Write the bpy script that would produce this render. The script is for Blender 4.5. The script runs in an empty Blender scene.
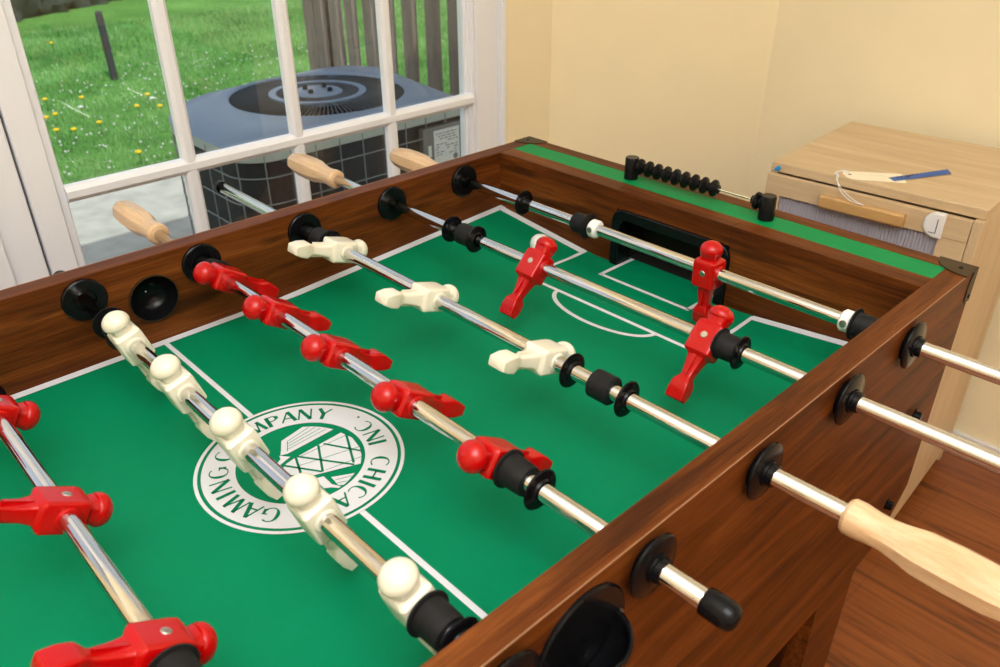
import bpy, bmesh, math, random
from mathutils import Vector, Matrix, Euler
random.seed(7)
S = bpy.context.scene
C = bpy.context.collection
Z0 = 0.79                      # height of the playfield above the floor
PI = math.pi
R = math.radians

# ------------------------------------------------------------------ camera
cam = bpy.data.objects.new('camera', bpy.data.cameras.new('camera')); C.objects.link(cam)
cam.location = (0.95716, -0.90817, 0.53128 + Z0)
cam.rotation_euler = (R(59.90844), R(0.23550), R(46.43564))
cam.data.sensor_width = 36.0; cam.data.lens = 807.567 / 1000 * 36
cam.data.dof.use_dof = True; cam.data.dof.focus_distance = 1.0; cam.data.dof.aperture_fstop = 10
cam.data.clip_start = 0.02; cam.data.clip_end = 200
S.camera = cam
# ------------------------------------------------------------------ colour management
S.view_settings.view_transform = 'Standard'; S.view_settings.look = 'None'
S.view_settings.gamma = 1.0; S.view_settings.use_curve_mapping = False
S.view_settings.exposure = 0.0
# ------------------------------------------------------------------ sky and sun
w = bpy.data.worlds.new('sky'); S.world = w; w.use_nodes = True
nt = w.node_tree; bgn = nt.nodes['Background']
sky = nt.nodes.new('ShaderNodeTexSky'); sky.sky_type = 'NISHITA'; sky.sun_disc = False
sky.sun_elevation = R(58); sky.sun_rotation = R(100); sky.air_density = 1.0; sky.dust_density = 2.0
hz = nt.nodes.new('ShaderNodeMix'); hz.data_type = 'RGBA'; hz.inputs['Factor'].default_value = .55; hz.inputs['B'].default_value = (6.3, 6.4, 6.6, 1)   # thin bright cloud over the blue
nt.links.new(sky.outputs[0], hz.inputs['A']); nt.links.new(hz.outputs['Result'], bgn.inputs[0]); bgn.inputs[1].default_value = 0.17
sun = bpy.data.objects.new('sun', bpy.data.lights.new('sun', 'SUN')); C.objects.link(sun)
sun.data.energy = 3.3; sun.data.angle = R(0.6); sun.data.color = (1, .96, .88)
sun.rotation_euler = (Vector((-0.52, 0.10, -0.85)).to_track_quat('-Z', 'Y')).to_euler()
# ------------------------------------------------------------------ added fill lamps, both unseen (one under the ceiling, one facing up)
def area(name, loc, size, energy, col, aim=(0, 0, -1), sy=None):
    l = bpy.data.lights.new(name, 'AREA'); l.energy = energy; l.color = col; l.size = size
    if sy: l.shape = 'RECTANGLE'; l.size_y = sy
    o = bpy.data.objects.new(name, l); C.objects.link(o); o.location = loc
    o.rotation_euler = Vector(aim).to_track_quat('-Z', 'Y').to_euler(); return o
CEIL = 2.44
area('ceiling_fill', (1.25, -1.1, CEIL - 0.10), 0.9, 13, (.98, 0.985, 1.0), sy=0.9)
area('bounce_fill', (1.45, -1.3, 1.62), 1.7, 94, (0.965, 0.985, 1.0), aim=(0, 0, 1))  # added without a fixture, stands in for light bounced off the ceiling

# ================================================================== materials
def new_mat(name):
    m = bpy.data.materials.new(name); m.use_nodes = True
    return m, m.node_tree, m.node_tree.nodes['Principled BSDF']
def plain(name, col, rough=0.5, metal=0.0, coat=0.0, spec=0.5, noise=0.0, nscale=40, bump=0.0, sss=0.0):
    m, t, b = new_mat(name)
    b.inputs['Roughness'].default_value = rough; b.inputs['Metallic'].default_value = metal
    b.inputs['Coat Weight'].default_value = coat; b.inputs['Coat Roughness'].default_value = 0.12
    b.inputs['Specular IOR Level'].default_value = spec
    b.inputs['Base Color'].default_value = (*col, 1)
    if sss: b.inputs['Subsurface Weight'].default_value = sss; b.inputs['Subsurface Radius'].default_value = (.006, .005, .004); b.inputs['Subsurface Scale'].default_value = 1.0
    tc = t.nodes.new('ShaderNodeTexCoord')
    n = t.nodes.new('ShaderNodeTexNoise'); n.inputs['Scale'].default_value = nscale; n.inputs['Detail'].default_value = 5
    t.links.new(tc.outputs['Object'], n.inputs['Vector'])
    if noise:
        r = t.nodes.new('ShaderNodeValToRGB')
        r.color_ramp.elements[0].position = .3; r.color_ramp.elements[1].position = .7
        r.color_ramp.elements[0].color = (*[c * (1 - noise) for c in col], 1)
        r.color_ramp.elements[1].color = (*[min(1, c * (1 + noise)) for c in col], 1)
        t.links.new(n.outputs['Fac'], r.inputs[0]); t.links.new(r.outputs[0], b.inputs['Base Color'])
    if bump:
        bp = t.nodes.new('ShaderNodeBump'); bp.inputs['Strength'].default_value = bump; bp.inputs['Distance'].default_value = 0.002
        t.links.new(n.outputs['Fac'], bp.inputs['Height']); t.links.new(bp.outputs[0], b.inputs['Normal'])
    return m
def wood(name, cols, axis='Y', scale=1.0, stretch=14, rough=0.35, streak=None, coat=0.0, tilt=0.0, spec=0.5):
    """grain running along AXIS: coarse bands + fine fibres."""
    m, t, b = new_mat(name)
    tc = t.nodes.new('ShaderNodeTexCoord'); mp = t.nodes.new('ShaderNodeMapping')
    s = [stretch * scale] * 3; s['XYZ'.index(axis)] = .8 * scale
    mp.inputs['Scale'].default_value = s; mp.inputs['Rotation'].default_value = (tilt, 0, 0)
    t.links.new(tc.outputs['Object'], mp.inputs['Vector'])
    n1 = t.nodes.new('ShaderNodeTexNoise'); n1.inputs['Scale'].default_value = 1.6; n1.inputs['Detail'].default_value = 4; n1.inputs['Distortion'].default_value = 1.2
    n2 = t.nodes.new('ShaderNodeTexNoise'); n2.inputs['Scale'].default_value = 8; n2.inputs['Detail'].default_value = 10; n2.inputs['Roughness'].default_value = .75; n2.inputs['Distortion'].default_value = .4
    mp1 = t.nodes.new('ShaderNodeMapping'); s1_ = [stretch * scale * .42] * 3; s1_['XYZ'.index(axis)] = scale * .8
    mp1.inputs['Scale'].default_value = s1_; t.links.new(tc.outputs['Object'], mp1.inputs['Vector'])
    t.links.new(mp1.outputs[0], n1.inputs['Vector']); t.links.new(mp.outputs[0], n2.inputs['Vector'])
    mx = t.nodes.new('ShaderNodeMath'); mx.operation = 'MULTIPLY_ADD'; mx.inputs[1].default_value = 0.52
    sc = t.nodes.new('ShaderNodeMath'); sc.operation = 'MULTIPLY'; sc.inputs[1].default_value = 0.48
    t.links.new(n1.outputs['Fac'], sc.inputs[0]); t.links.new(n2.outputs['Fac'], mx.inputs[0]); t.links.new(sc.outputs[0], mx.inputs[2])
    r = t.nodes.new('ShaderNodeValToRGB'); e = r.color_ramp.elements
    while len(e) < len(cols): e.new(0.5)
    for i, c in enumerate(cols):
        e[i].position = 0.36 + 0.29 * i / (len(cols) - 1); e[i].color = (*c, 1)
    t.links.new(mx.outputs[0], r.inputs[0])
    out = r.outputs[0]
    if streak:
        n3 = t.nodes.new('ShaderNodeTexNoise'); n3.inputs['Scale'].default_value = 2.4; n3.inputs['Detail'].default_value = 6; n3.inputs['Distortion'].default_value = .5
        t.links.new(mp1.outputs[0], n3.inputs['Vector'])
        r3 = t.nodes.new('ShaderNodeValToRGB'); r3.color_ramp.elements[0].position = .55; r3.color_ramp.elements[1].position = .68
        r3.color_ramp.elements[0].color = (0, 0, 0, 1); r3.color_ramp.elements[1].color = (.75, .75, .75, 1)
        t.links.new(n3.outputs['Fac'], r3.inputs[0])
        mm = t.nodes.new('ShaderNodeMix'); mm.data_type = 'RGBA'; mm.inputs['B'].default_value = (*streak, 1)
        t.links.new(r3.outputs[0], mm.inputs['Factor']); t.links.new(out, mm.inputs['A']); out = mm.outputs['Result']
    t.links.new(out, b.inputs['Base Color'])
    b.inputs['Roughness'].default_value = rough; b.inputs['Coat Weight'].default_value = coat; b.inputs['Specular IOR Level'].default_value = spec
    bp = t.nodes.new('ShaderNodeBump'); bp.inputs['Strength'].default_value = .08; bp.inputs['Distance'].default_value = 0.001
    t.links.new(n2.outputs['Fac'], bp.inputs['Height']); t.links.new(bp.outputs[0], b.inputs['Normal'])
    return m
WAL = [(.038, .0075, .001), (.108, .027, .0038), (.200, .059, .011)]
M = dict(
    walnutY=wood('walnut_laminate_lengthwise', WAL, 'Y', 2.2, 22, .45, streak=(.026, .007, .002), spec=.15),
    walnutX=wood('walnut_laminate_crosswise', WAL, 'X', 2.2, 22, .45, streak=(.026, .007, .002), spec=.15),
    walnutZ=wood('walnut_laminate_upright', [(.05, .013, .004), (.10, .03, .009), (.14, .046, .015)], 'Z', 1.5, 18, .4),
    edge=plain('painted_edge_highlight', (.28, .14, .07), .5),  # paler brown that paints in the rim's edge highlight
    maple=wood('pale_maple_handle', [(.54, .33, .17), (.67, .45, .26), (.76, .56, .36)], 'X', 5, 8, .35, coat=.3),
    pine=wood('cabinet_light_veneer', [(.54, .375, .21), (.63, .465, .285), (.70, .54, .35)], 'X', 1.4, 16, .5),
    pineZ=wood('cabinet_light_veneer_upright', [(.54, .38, .22), (.63, .47, .29), (.69, .54, .355)], 'Z', 1.4, 16, .5),
    oakbar=wood('cabinet_handle_wood', [(.46, .25, .085), (.55, .32, .12), (.60, .37, .15)], 'X', 3, 10, .45),
    field=plain('green_playfield', (.0002, .190, .082), .5, spec=.08, noise=.03, nscale=15),
    line=plain('white_print', (.63, .64, .68), .45, spec=.3),
    gprint=plain('green_print', (.0002, .165, .07), .5, spec=.08),
    rail=plain('green_rail_inlay', (.001, .215, .060), .5, noise=.05, nscale=25, spec=.12),
    chrome=plain('polished_chrome', (.66, .655, .65), .09, metal=1.0),
    steel=plain('screw_steel', (.50, .47, .42), .3, metal=1.0),
    red=plain('glossy_red_plastic', (.43, .0012, .002), .2, coat=.12, spec=.35),
    ivory=plain('ivory_plastic', (.75, .705, .58), .28, coat=.35, sss=.15),
    white=plain('white_plastic', (.82, .81, .80), .3, coat=.2),
    black=plain('black_plastic', (.005, .005, .006), .16, spec=.18),
    rubber=plain('black_rubber', (.008, .008, .009), .6, spec=.22, noise=.3, nscale=200),
    darkhole=plain('slot_dark', (.004, .003, .003), .8),
    bronze=plain('dark_bronze_metal', (.045, .026, .010), .45, metal=.4, spec=.4),
    frame=plain('white_vinyl_frame', (.84, .86, .93), .35),
    gasket=plain('grey_gasket', (.10, .10, .12), .6),
    wall=plain('cream_wall_paint', (.92, .80, .56), .75, noise=.015, nscale=8, bump=.05, spec=.2),
    ceiling=plain('white_ceiling_paint', (.80, .755, .65), .8, bump=.1, nscale=120),
    base=plain('white_trim_paint', (.80, .80, .82), .4),
    concrete=plain('patio_concrete', (.47, .46, .42), .9, noise=.16, nscale=9, bump=.3),
    acskirt=plain('condenser_skirt', (.42, .46, .43), .5),
    acblue=plain('condenser_painted_top', (.19, .255, .37), .34, noise=.04, nscale=30),
    acgrille=plain('condenser_grille_wire', (.055, .06, .07), .5),
    acdark=plain('condenser_dark_core', (.018, .020, .022), .7, noise=.4, nscale=60),
    acpanel=plain('condenser_service_panel', (.20, .195, .19), .45),
    wire=plain('grey_coated_wire', (.22, .245, .25), .45),
    paper=plain('manila_paper', (.93, .84, .66), .8),
    lab=plain('silver_label', (.78, .78, .76), .5, noise=.05, nscale=70),
    ink=plain('dark_ink', (.03, .03, .05), .7),
    pencil=plain('faint_pencil', (.56, .45, .30), .8),
    tape=plain('blue_painters_tape', (.055, .13, .42), .7, noise=.04, nscale=90),
    string=plain('white_cotton_string', (.85, .84, .82), .8),
    pin=plain('blue_pin_plastic', (.01, .30, .75), .25, coat=.4),
    fence=wood('weathered_fence_wood', [(.13, .108, .092), (.195, .165, .145), (.26, .222, .195)], 'Z', 2, 16, .85),
    postm=plain('dark_lawn_post', (.05, .05, .055), .7),
    hedge=plain('distant_dark_hedge', (.026, .042, .032), .9, noise=.5, nscale=6),
    dand=plain('dandelion_yellow', (.80, .55, .01), .7),
    seed=plain('dandelion_seed_head', (.6, .62, .58), .8),
    stemm=plain('dandelion_stem', (.12, .22, .05), .8),
    siding=plain('house_siding', (.55, .52, .46), .8),
)
# floor: wood planks running along X
def floor_mat():
    m, t, b = new_mat('reddish_wood_floor')
    tc = t.nodes.new('ShaderNodeTexCoord')
    br = t.nodes.new('ShaderNodeTexBrick'); br.inputs['Scale'].default_value = 1; br.inputs['Brick Width'].default_value = 1.2; br.inputs['Row Height'].default_value = .19
    br.inputs['Mortar Size'].default_value = .0012; br.inputs['Color1'].default_value = (.9, .9, .9, 1); br.inputs['Color2'].default_value = (.74, .74, .74, 1); br.inputs['Mortar'].default_value = (.45, .45, .45, 1)
    t.links.new(tc.outputs['Object'], br.inputs['Vector'])
    mp = t.nodes.new('ShaderNodeMapping'); mp.inputs['Scale'].default_value = (1.3, 17, 17)
    t.links.new(tc.outputs['Object'], mp.inputs['Vector'])
    n = t.nodes.new('ShaderNodeTexNoise'); n.inputs['Scale'].default_value = 1.7; n.inputs['Detail'].default_value = 9; n.inputs['Roughness'].default_value = .65; n.inputs['Distortion'].default_value = 1.6
    t.links.new(mp.outputs[0], n.inputs['Vector'])
    r = t.nodes.new('ShaderNodeValToRGB'); e = r.color_ramp.elements; e.new(.5)
    for i, (p, c) in enumerate(((.32, (.09, .020, .003)), (.45, (.24, .062, .011)), (.70, (.35, .104, .022)))):
        e[i].position = p; e[i].color = (*c, 1)
    t.links.new(n.outputs['Fac'], r.inputs[0])
    mx = t.nodes.new('ShaderNodeMix'); mx.data_type = 'RGBA'; mx.blend_type = 'MULTIPLY'; mx.inputs['Factor'].default_value = .6
    t.links.new(r.outputs[0], mx.inputs['A']); t.links.new(br.outputs['Color'], mx.inputs['B']); t.links.new(mx.outputs['Result'], b.inputs['Base Color'])
    b.inputs['Roughness'].default_value = .38
    return m
def lawn_mat():
    m, t, b = new_mat('lawn_grass')
    tc = t.nodes.new('ShaderNodeTexCoord')
    n1 = t.nodes.new('ShaderNodeTexNoise'); n1.inputs['Scale'].default_value = 1.3; n1.inputs['Detail'].default_value = 3
    n2 = t.nodes.new('ShaderNodeTexNoise'); n2.inputs['Scale'].default_value = 26; n2.inputs['Detail'].default_value = 7; n2.inputs['Roughness'].default_value = .75
    for n in (n1, n2): t.links.new(tc.outputs['Object'], n.inputs['Vector'])
    a = t.nodes.new('ShaderNodeMath'); a.operation = 'MULTIPLY_ADD'; a.inputs[1].default_value = .6
    s = t.nodes.new('ShaderNodeMath'); s.operation = 'MULTIPLY'; s.inputs[1].default_value = .4
    t.links.new(n1.outputs['Fac'], s.inputs[0]); t.links.new(n2.outputs['Fac'], a.inputs[0]); t.links.new(s.outputs[0], a.inputs[2])
    r = t.nodes.new('ShaderNodeValToRGB'); e = r.color_ramp.elements; e.new(.5)
    for i, (p, c) in enumerate(((.36, (.045, .15, .025)), (.50, (.10, .28, .05)), (.66, (.20, .42, .10)))):
        e[i].position = p; e[i].color = (*c, 1)
    t.links.new(a.outputs[0], r.inputs[0]); t.links.new(r.outputs[0], b.inputs['Base Color'])
    b.inputs['Roughness'].default_value = .9; b.inputs['Specular IOR Level'].default_value = .2
    bp = t.nodes.new('ShaderNodeBump'); bp.inputs['Strength'].default_value = .6; bp.inputs['Distance'].default_value = .03
    t.links.new(n2.outputs['Fac'], bp.inputs['Height']); t.links.new(bp.outputs[0], b.inputs['Normal'])
    return m
def blade_mat():
    m, t, b = new_mat('grass_blade')
    oi = t.nodes.new('ShaderNodeTexCoord'); n = t.nodes.new('ShaderNodeTexNoise'); n.inputs['Scale'].default_value = 9; n.inputs['Detail'].default_value = 4
    t.links.new(oi.outputs['Object'], n.inputs['Vector'])
    r = t.nodes.new('ShaderNodeValToRGB'); r.color_ramp.elements[0].position = .38; r.color_ramp.elements[1].position = .62; n.inputs['Scale'].default_value = 1.6
    r.color_ramp.elements[0].color = (.09, .235, .06, 1); r.color_ramp.elements[1].color = (.26, .45, .17, 1)
    t.links.new(n.outputs['Fac'], r.inputs[0]); t.links.new(r.outputs[0], b.inputs['Base Color'])
    b.inputs['Roughness'].default_value = .55; b.inputs['Specular IOR Level'].default_value = .4
    return m
def glass_mat():
    m = bpy.data.materials.new('door_glass'); m.use_nodes = True; t = m.node_tree; t.nodes.clear()
    o = t.nodes.new('ShaderNodeOutputMaterial'); mx = t.nodes.new('ShaderNodeMixShader')
    tr = t.nodes.new('ShaderNodeBsdfTransparent'); tr.inputs[0].default_value = (.93, .96, .95, 1)
    gl = t.nodes.new('ShaderNodeBsdfGlossy'); gl.inputs['Roughness'].default_value = .01
    fr = t.nodes.new('ShaderNodeFresnel'); fr.inputs['IOR'].default_value = 1.5
    ge = t.nodes.new('ShaderNodeNewGeometry'); iv = t.nodes.new('ShaderNodeMath'); iv.operation = 'SUBTRACT'; iv.inputs[0].default_value = 1.7; iv.use_clamp = False
    m2 = t.nodes.new('ShaderNodeMath'); m2.operation = 'MULTIPLY'; sb = t.nodes.new('ShaderNodeMath'); sb.operation = 'MULTIPLY'; sb.inputs[1].default_value = 1.7
    t.links.new(ge.outputs['Backfacing'], sb.inputs[0]); t.links.new(sb.outputs[0], iv.inputs[1])      # the pane reflects once, on the face it is entered by
    t.links.new(fr.outputs[0], m2.inputs[0]); t.links.new(iv.outputs[0], m2.inputs[1])
    t.links.new(m2.outputs[0], mx.inputs[0]); t.links.new(tr.outputs[0], mx.inputs[1]); t.links.new(gl.outputs[0], mx.inputs[2]); t.links.new(mx.outputs[0], o.inputs[0])
    return m
def rib_mat():
    m, t, b = new_mat('ribbed_lilac_panel')
    b.inputs['Base Color'].default_value = (.40, .39, .46, 1); b.inputs['Roughness'].default_value = .5
    return m
M['floor'] = floor_mat(); M['lawn'] = lawn_mat(); M['blade'] = blade_mat(); M['glass'] = glass_mat(); M['rib'] = rib_mat()

# ================================================================== mesh helpers
WM = {}      # rest matrices of the objects built so far
def smooth(me, ang=35):
    for p in me.polygons: p.use_smooth = True
    try: me.set_sharp_from_angle(angle=R(ang))
    except Exception: pass
def obj(name, bm, mat, parent=None, loc=None, rot=None, sm=True, ang=35, bevel=0.0, bseg=2, lift=True):
    """link bm as ONE object. Authored in playfield coordinates (z=0 is the playfield), unless loc is given (local mesh)."""
    me = bpy.data.meshes.new(name)
    bmesh.ops.recalc_face_normals(bm, faces=bm.faces)
    bm.to_mesh(me); bm.free()
    me.materials.append(M[mat] if isinstance(mat, str) else mat)
    o = bpy.data.objects.new(name, me); C.objects.link(o)
    if parent is not None: o.parent = parent
    Pm = WM[parent.name] if parent is not None else Matrix()
    if loc is None:
        me.transform(Pm.inverted() @ Matrix.Translation((0, 0, Z0 if lift else 0)))
        WM[o.name] = Pm.copy()
    else:
        o.location = loc
        if rot: o.rotation_euler = rot
        WM[o.name] = Pm @ Matrix.LocRotScale(Vector(loc), Euler(rot or (0, 0, 0)), None)
    if bevel:
        md = o.modifiers.new('bevel', 'BEVEL'); md.width = bevel; md.segments = bseg; md.limit_method = 'ANGLE'; md.angle_limit = R(40)
    if sm: smooth(me, ang)
    return o
def origin_to(o, c):
    """move a top-level mesh's origin to world point c"""
    c = Vector(c); o.data.transform(Matrix.Translation(-c)); o.location = c; WM[o.name] = Matrix.Translation(c)
def thing(name, label, cat, loc=(0, 0, 0), rotz=0, group=None):
    o = bpy.data.objects.new(name, None); C.objects.link(o); o.empty_display_size = .05
    o.location = loc; o.rotation_euler = (0, 0, rotz); o['label'] = label; o['category'] = cat
    if group: o['group'] = group
    WM[o.name] = Matrix.LocRotScale(Vector(loc), Euler((0, 0, rotz)), None)
    return o
def tag(o, label, cat, group=None, kind=None):
    o['label'] = label; o['category'] = cat
    if group: o['group'] = group
    if kind: o['kind'] = kind
    return o
def struct(name, bm, mat, **k):
    o = obj(name, bm, mat, **k); o['kind'] = 'structure'; return o
def box(bm, x0, x1, y0, y1, z0, z1):
    v = [bm.verts.new((x, y, z)) for x in (x0, x1) for y in (y0, y1) for z in (z0, z1)]
    for f in ((0, 1, 3, 2), (4, 6, 7, 5), (0, 4, 5, 1), (2, 3, 7, 6), (0, 2, 6, 4), (1, 5, 7, 3)): bm.faces.new([v[i] for i in f])
    return bm
def B(*a):
    bm = bmesh.new()
    for i in range(0, len(a), 6): box(bm, *a[i:i + 6])
    return bm
def prism(bm, pts, axis, a0, a1):
    """extrude a 2-D outline along axis ('X': pts are (y,z); 'Y': (x,z); 'Z': (x,y))"""
    def P(p, a): return {'X': (a, p[0], p[1]), 'Y': (p[0], a, p[1]), 'Z': (p[0], p[1], a)}[axis]
    lo = [bm.verts.new(P(p, a0)) for p in pts]; hi = [bm.verts.new(P(p, a1)) for p in pts]
    bm.faces.new(lo); bm.faces.new(hi[::-1]); n = len(pts)
    for i in range(n): bm.faces.new((lo[i], lo[(i + 1) % n], hi[(i + 1) % n], hi[i]))
    return bm
def lathe(bm, prof, axis='X', o=(0, 0, 0), n=32, caps=True):
    """prof: list of (t, r) along axis"""
    rings = []
    for t, r in prof:
        ring = []
        for k in range(n):
            a = 2 * PI * k / n; c, s = r * math.cos(a), r * math.sin(a)
            p = {'X': (t, c, s), 'Y': (c, t, s), 'Z': (c, s, t)}[axis]
            ring.append(bm.verts.new((p[0] + o[0], p[1] + o[1], p[2] + o[2])))
        rings.append(ring)
    for a, b in zip(rings, rings[1:]):
        for k in range(n): bm.faces.new((a[k], a[(k + 1) % n], b[(k + 1) % n], b[k]))
    if caps: bm.faces.new(rings[0]); bm.faces.new(rings[-1][::-1])
    return bm
def loft(bm, secs, n=32):
    """secs: (z, half width x, half depth y, exponent, x0, y0) super-ellipse sections"""
    rings = []
    for z, a, b, e, x0, y0 in secs:
        ring = []
        for k in range(n):
            t = 2 * PI * (k + .5) / n; c, s = math.cos(t), math.sin(t)
            ring.append(bm.verts.new((x0 + a * math.copysign(abs(c) ** (2 / e), c), y0 + b * math.copysign(abs(s) ** (2 / e), s), z)))
        rings.append(ring)
    for p, q in zip(rings, rings[1:]):
        for k in range(n): bm.faces.new((p[k], p[(k + 1) % n], q[(k + 1) % n], q[k]))
    bm.faces.new(rings[0]); bm.faces.new(rings[-1][::-1])
    return bm
def tube(bm, pts, r, n=8):
    pts = [Vector(p) for p in pts]; rings = []; up = Vector((.13, .21, .97))
    for i, p in enumerate(pts):
        d = (pts[min(i + 1, len(pts) - 1)] - pts[max(i - 1, 0)]).normalized()
        a = d.cross(up).normalized(); b = d.cross(a)
        rings.append([bm.verts.new(p + r * (math.cos(2 * PI * k / n) * a + math.sin(2 * PI * k / n) * b)) for k in range(n)])
    for p, q in zip(rings, rings[1:]):
        for k in range(n): bm.faces.new((p[k], p[(k + 1) % n], q[(k + 1) % n], q[k]))
    bm.faces.new(rings[0]); bm.faces.new(rings[-1][::-1]); return bm
def copy_child(o, parent, loc=None, rot=None):
    c = o.copy(); C.objects.link(c); c.parent = parent
    if loc is not None: c.location = loc
    if rot is not None: c.rotation_euler = rot
    for ch in list(o.children):
        d = ch.copy(); C.objects.link(d); d.parent = c
    return c

# ================================================================== the room
XD = -0.5                       # plane of the glazed door
F = -Z0; CZ = CEIL - Z0
YB = 1.085                      # back wall
struct('floor', B(-.62, 3.1, -3.2, YB + .12, F - .12, F), 'floor')
struct('ceiling', B(-1.05, 3.1, -3.2, YB + 1.2, CZ, CZ + .16), 'ceiling')
struct('wall_back', B(-.20, 3.1, YB, YB + .12, F, CZ), 'wall')
struct('wall_right', B(3.0, 3.1, -3.2, YB, F, CZ), 'wall')
struct('wall_front', B(-.62, 3.1, -3.2, -3.1, F, CZ), 'wall')
bm = B(XD - .10, XD, .486, .655, F, CZ, XD - .10, XD, -3.1, -1.75, F, CZ, XD - .10, XD, -1.75, .486, 1.24, CZ)
struct('wall_left', bm, 'wall')
bm = bmesh.new(); prism(bm, [(XD, .655), (-.128, YB), (-.128, YB + .12), (XD - .10, .72), (XD - .10, .655)], 'Z', F, CZ)
struct('wall_corner', bm, 'wall')
struct('baseboard_back', B(-.1, 3.0, YB - .013, YB, F, F + .066), 'base', bevel=.003)
struct('baseboard_corner', prism(bmesh.new(), [(XD, .655), (XD + .012, .648), (-.112, YB - .011), (-.12, YB)], 'Z', F, F + .085), 'base')
# glazed patio door
d = struct('door_1', B(XD - .09, XD + .012, .472, .486, F, 1.25, XD - .09, XD, .470, .474, F, 1.24, XD - .09, XD + .012, -1.75, .486, 1.22, 1.25), 'frame', bevel=.002)
G0, G1 = -.540, .378            # clear glass
def dpart(name, bm, mat, **k): return obj(name, bm, mat, d, **k)
dpart('stile', B(XD - .045, XD, .400, .469, F + .02, 1.22), 'frame', bevel=.003)
dpart('glazing_bead', B(XD - .040, XD - .0195, .377, .400, F + .2, 1.12, XD - .030, XD - .012, .384, .400, F + .2, 1.12, XD - .022, XD - .006, .391, .400, F + .2, 1.12), 'frame', bevel=.002)
dpart('stile', B(XD - .045, XD, -.601, -.555, F + .02, 1.22), 'frame', bevel=.003)
dpart('glazing_bead', B(XD - .030, XD - .008, -.556, -.541, F + .2, 1.12), 'frame', bevel=.003)
dpart('gasket', B(XD - .05, XD - .012, -.606, -.600, F + .02, 1.22, XD - .05, XD - .004, .4685, .4705, F + .02, 1.22), 'gasket')
dpart('rail', B(XD - .045, XD, -.555, .400, F + .02, F + .22), 'frame', bevel=.003)
dpart('rail', B(XD - .045, XD, -.555, .400, 1.10, 1.22), 'frame', bevel=.003)
dpart('fixed_panel', B(XD - .05, XD + .006, -1.0, -.606, F + .02, 1.22, XD - .05, XD + .016, -.72, -.66, F + .02, 1.22), 'frame', bevel=.003)
dpart('glass_pane', B(XD - .026, XD - .020, G0 - .01, G1 + .015, F + .21, 1.11), 'glass')
for y in (-.318, -.087, .150):
    dpart('muntin', prism(bmesh.new(), [(XD - .0195, y - .0125), (XD - .006, y - .0125), (XD, y - .006), (XD, y + .006), (XD - .006, y + .0125), (XD - .0195, y + .0125)], 'Z', F + .21, 1.11), 'frame')
for z in (-.60, .047, .69):
    bm = bmesh.new()
    v = [(XD - .0195, z - .014), (XD - .006, z - .014), (XD + .001, z - .006), (XD + .001, z + .006), (XD - .006, z + .014), (XD - .0195, z + .014)]
    prism(bm, v, 'Y', G0 - .002, G1 + .010)
    dpart('muntin', bm, 'frame')
# invented fixture, out of view, placed with the added ceiling fill
cl = thing('added_ceiling_fixture', 'added square flush ceiling fixture, unseen, above the games table', 'ceiling light', (1.25, -1.1, CEIL))
obj('fixture_base', B(.80, 1.70, -1.55, -.65, CZ - .05, CZ), 'base', cl, bevel=.01)

# ================================================================== the outside
GZ = -.92
struct('lawn', B(-30, -3.5, -12, 16, GZ - .3, GZ), 'lawn')
bm = B(-3.5, XD - .1, -6, 8, GZ - .3, GZ)
struct('patio', bm, 'concrete')
# short grass on the visible strip of lawn
bm = bmesh.new()
def blade(x, y, h, wd):
    a = random.uniform(0, PI); dx, dy = math.cos(a) * wd, math.sin(a) * wd
    lx, ly = random.uniform(-1, 1) * h * .6, random.uniform(-1, 1) * h * .6
    v = [bm.verts.new(p) for p in ((x - dx, y - dy, GZ), (x + dx, y + dy, GZ), (x + lx * .4 + dx * .7, y + ly * .4 + dy * .7, GZ + h * .6), (x + lx * .4 - dx * .7, y + ly * .4 - dy * .7, GZ + h * .6), (x + lx, y + ly, GZ + h))]
    bm.faces.new((v[0], v[1], v[2], v[3])); bm.faces.new((v[3], v[2], v[4]))
for i in range(42000):
    u = random.random() ** 1.5; x = -3.52 - u * 5.0
    s = -(x - .957) / 1.457
    y0 = -.908 + (s) * .30; y1 = -.908 + s * 1.45
    y = random.uniform(y0, y1)
    k = 1 + (-x - 3.5) * .16
    blade(x, y, random.uniform(.012, .038) * k, random.uniform(.0016, .003) * k)
g = obj('lawn_grass', bm, 'blade', sm=False); tag(g, 'short green grass growing on the sunlit lawn behind the glass door', 'grass', kind='stuff')
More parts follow.
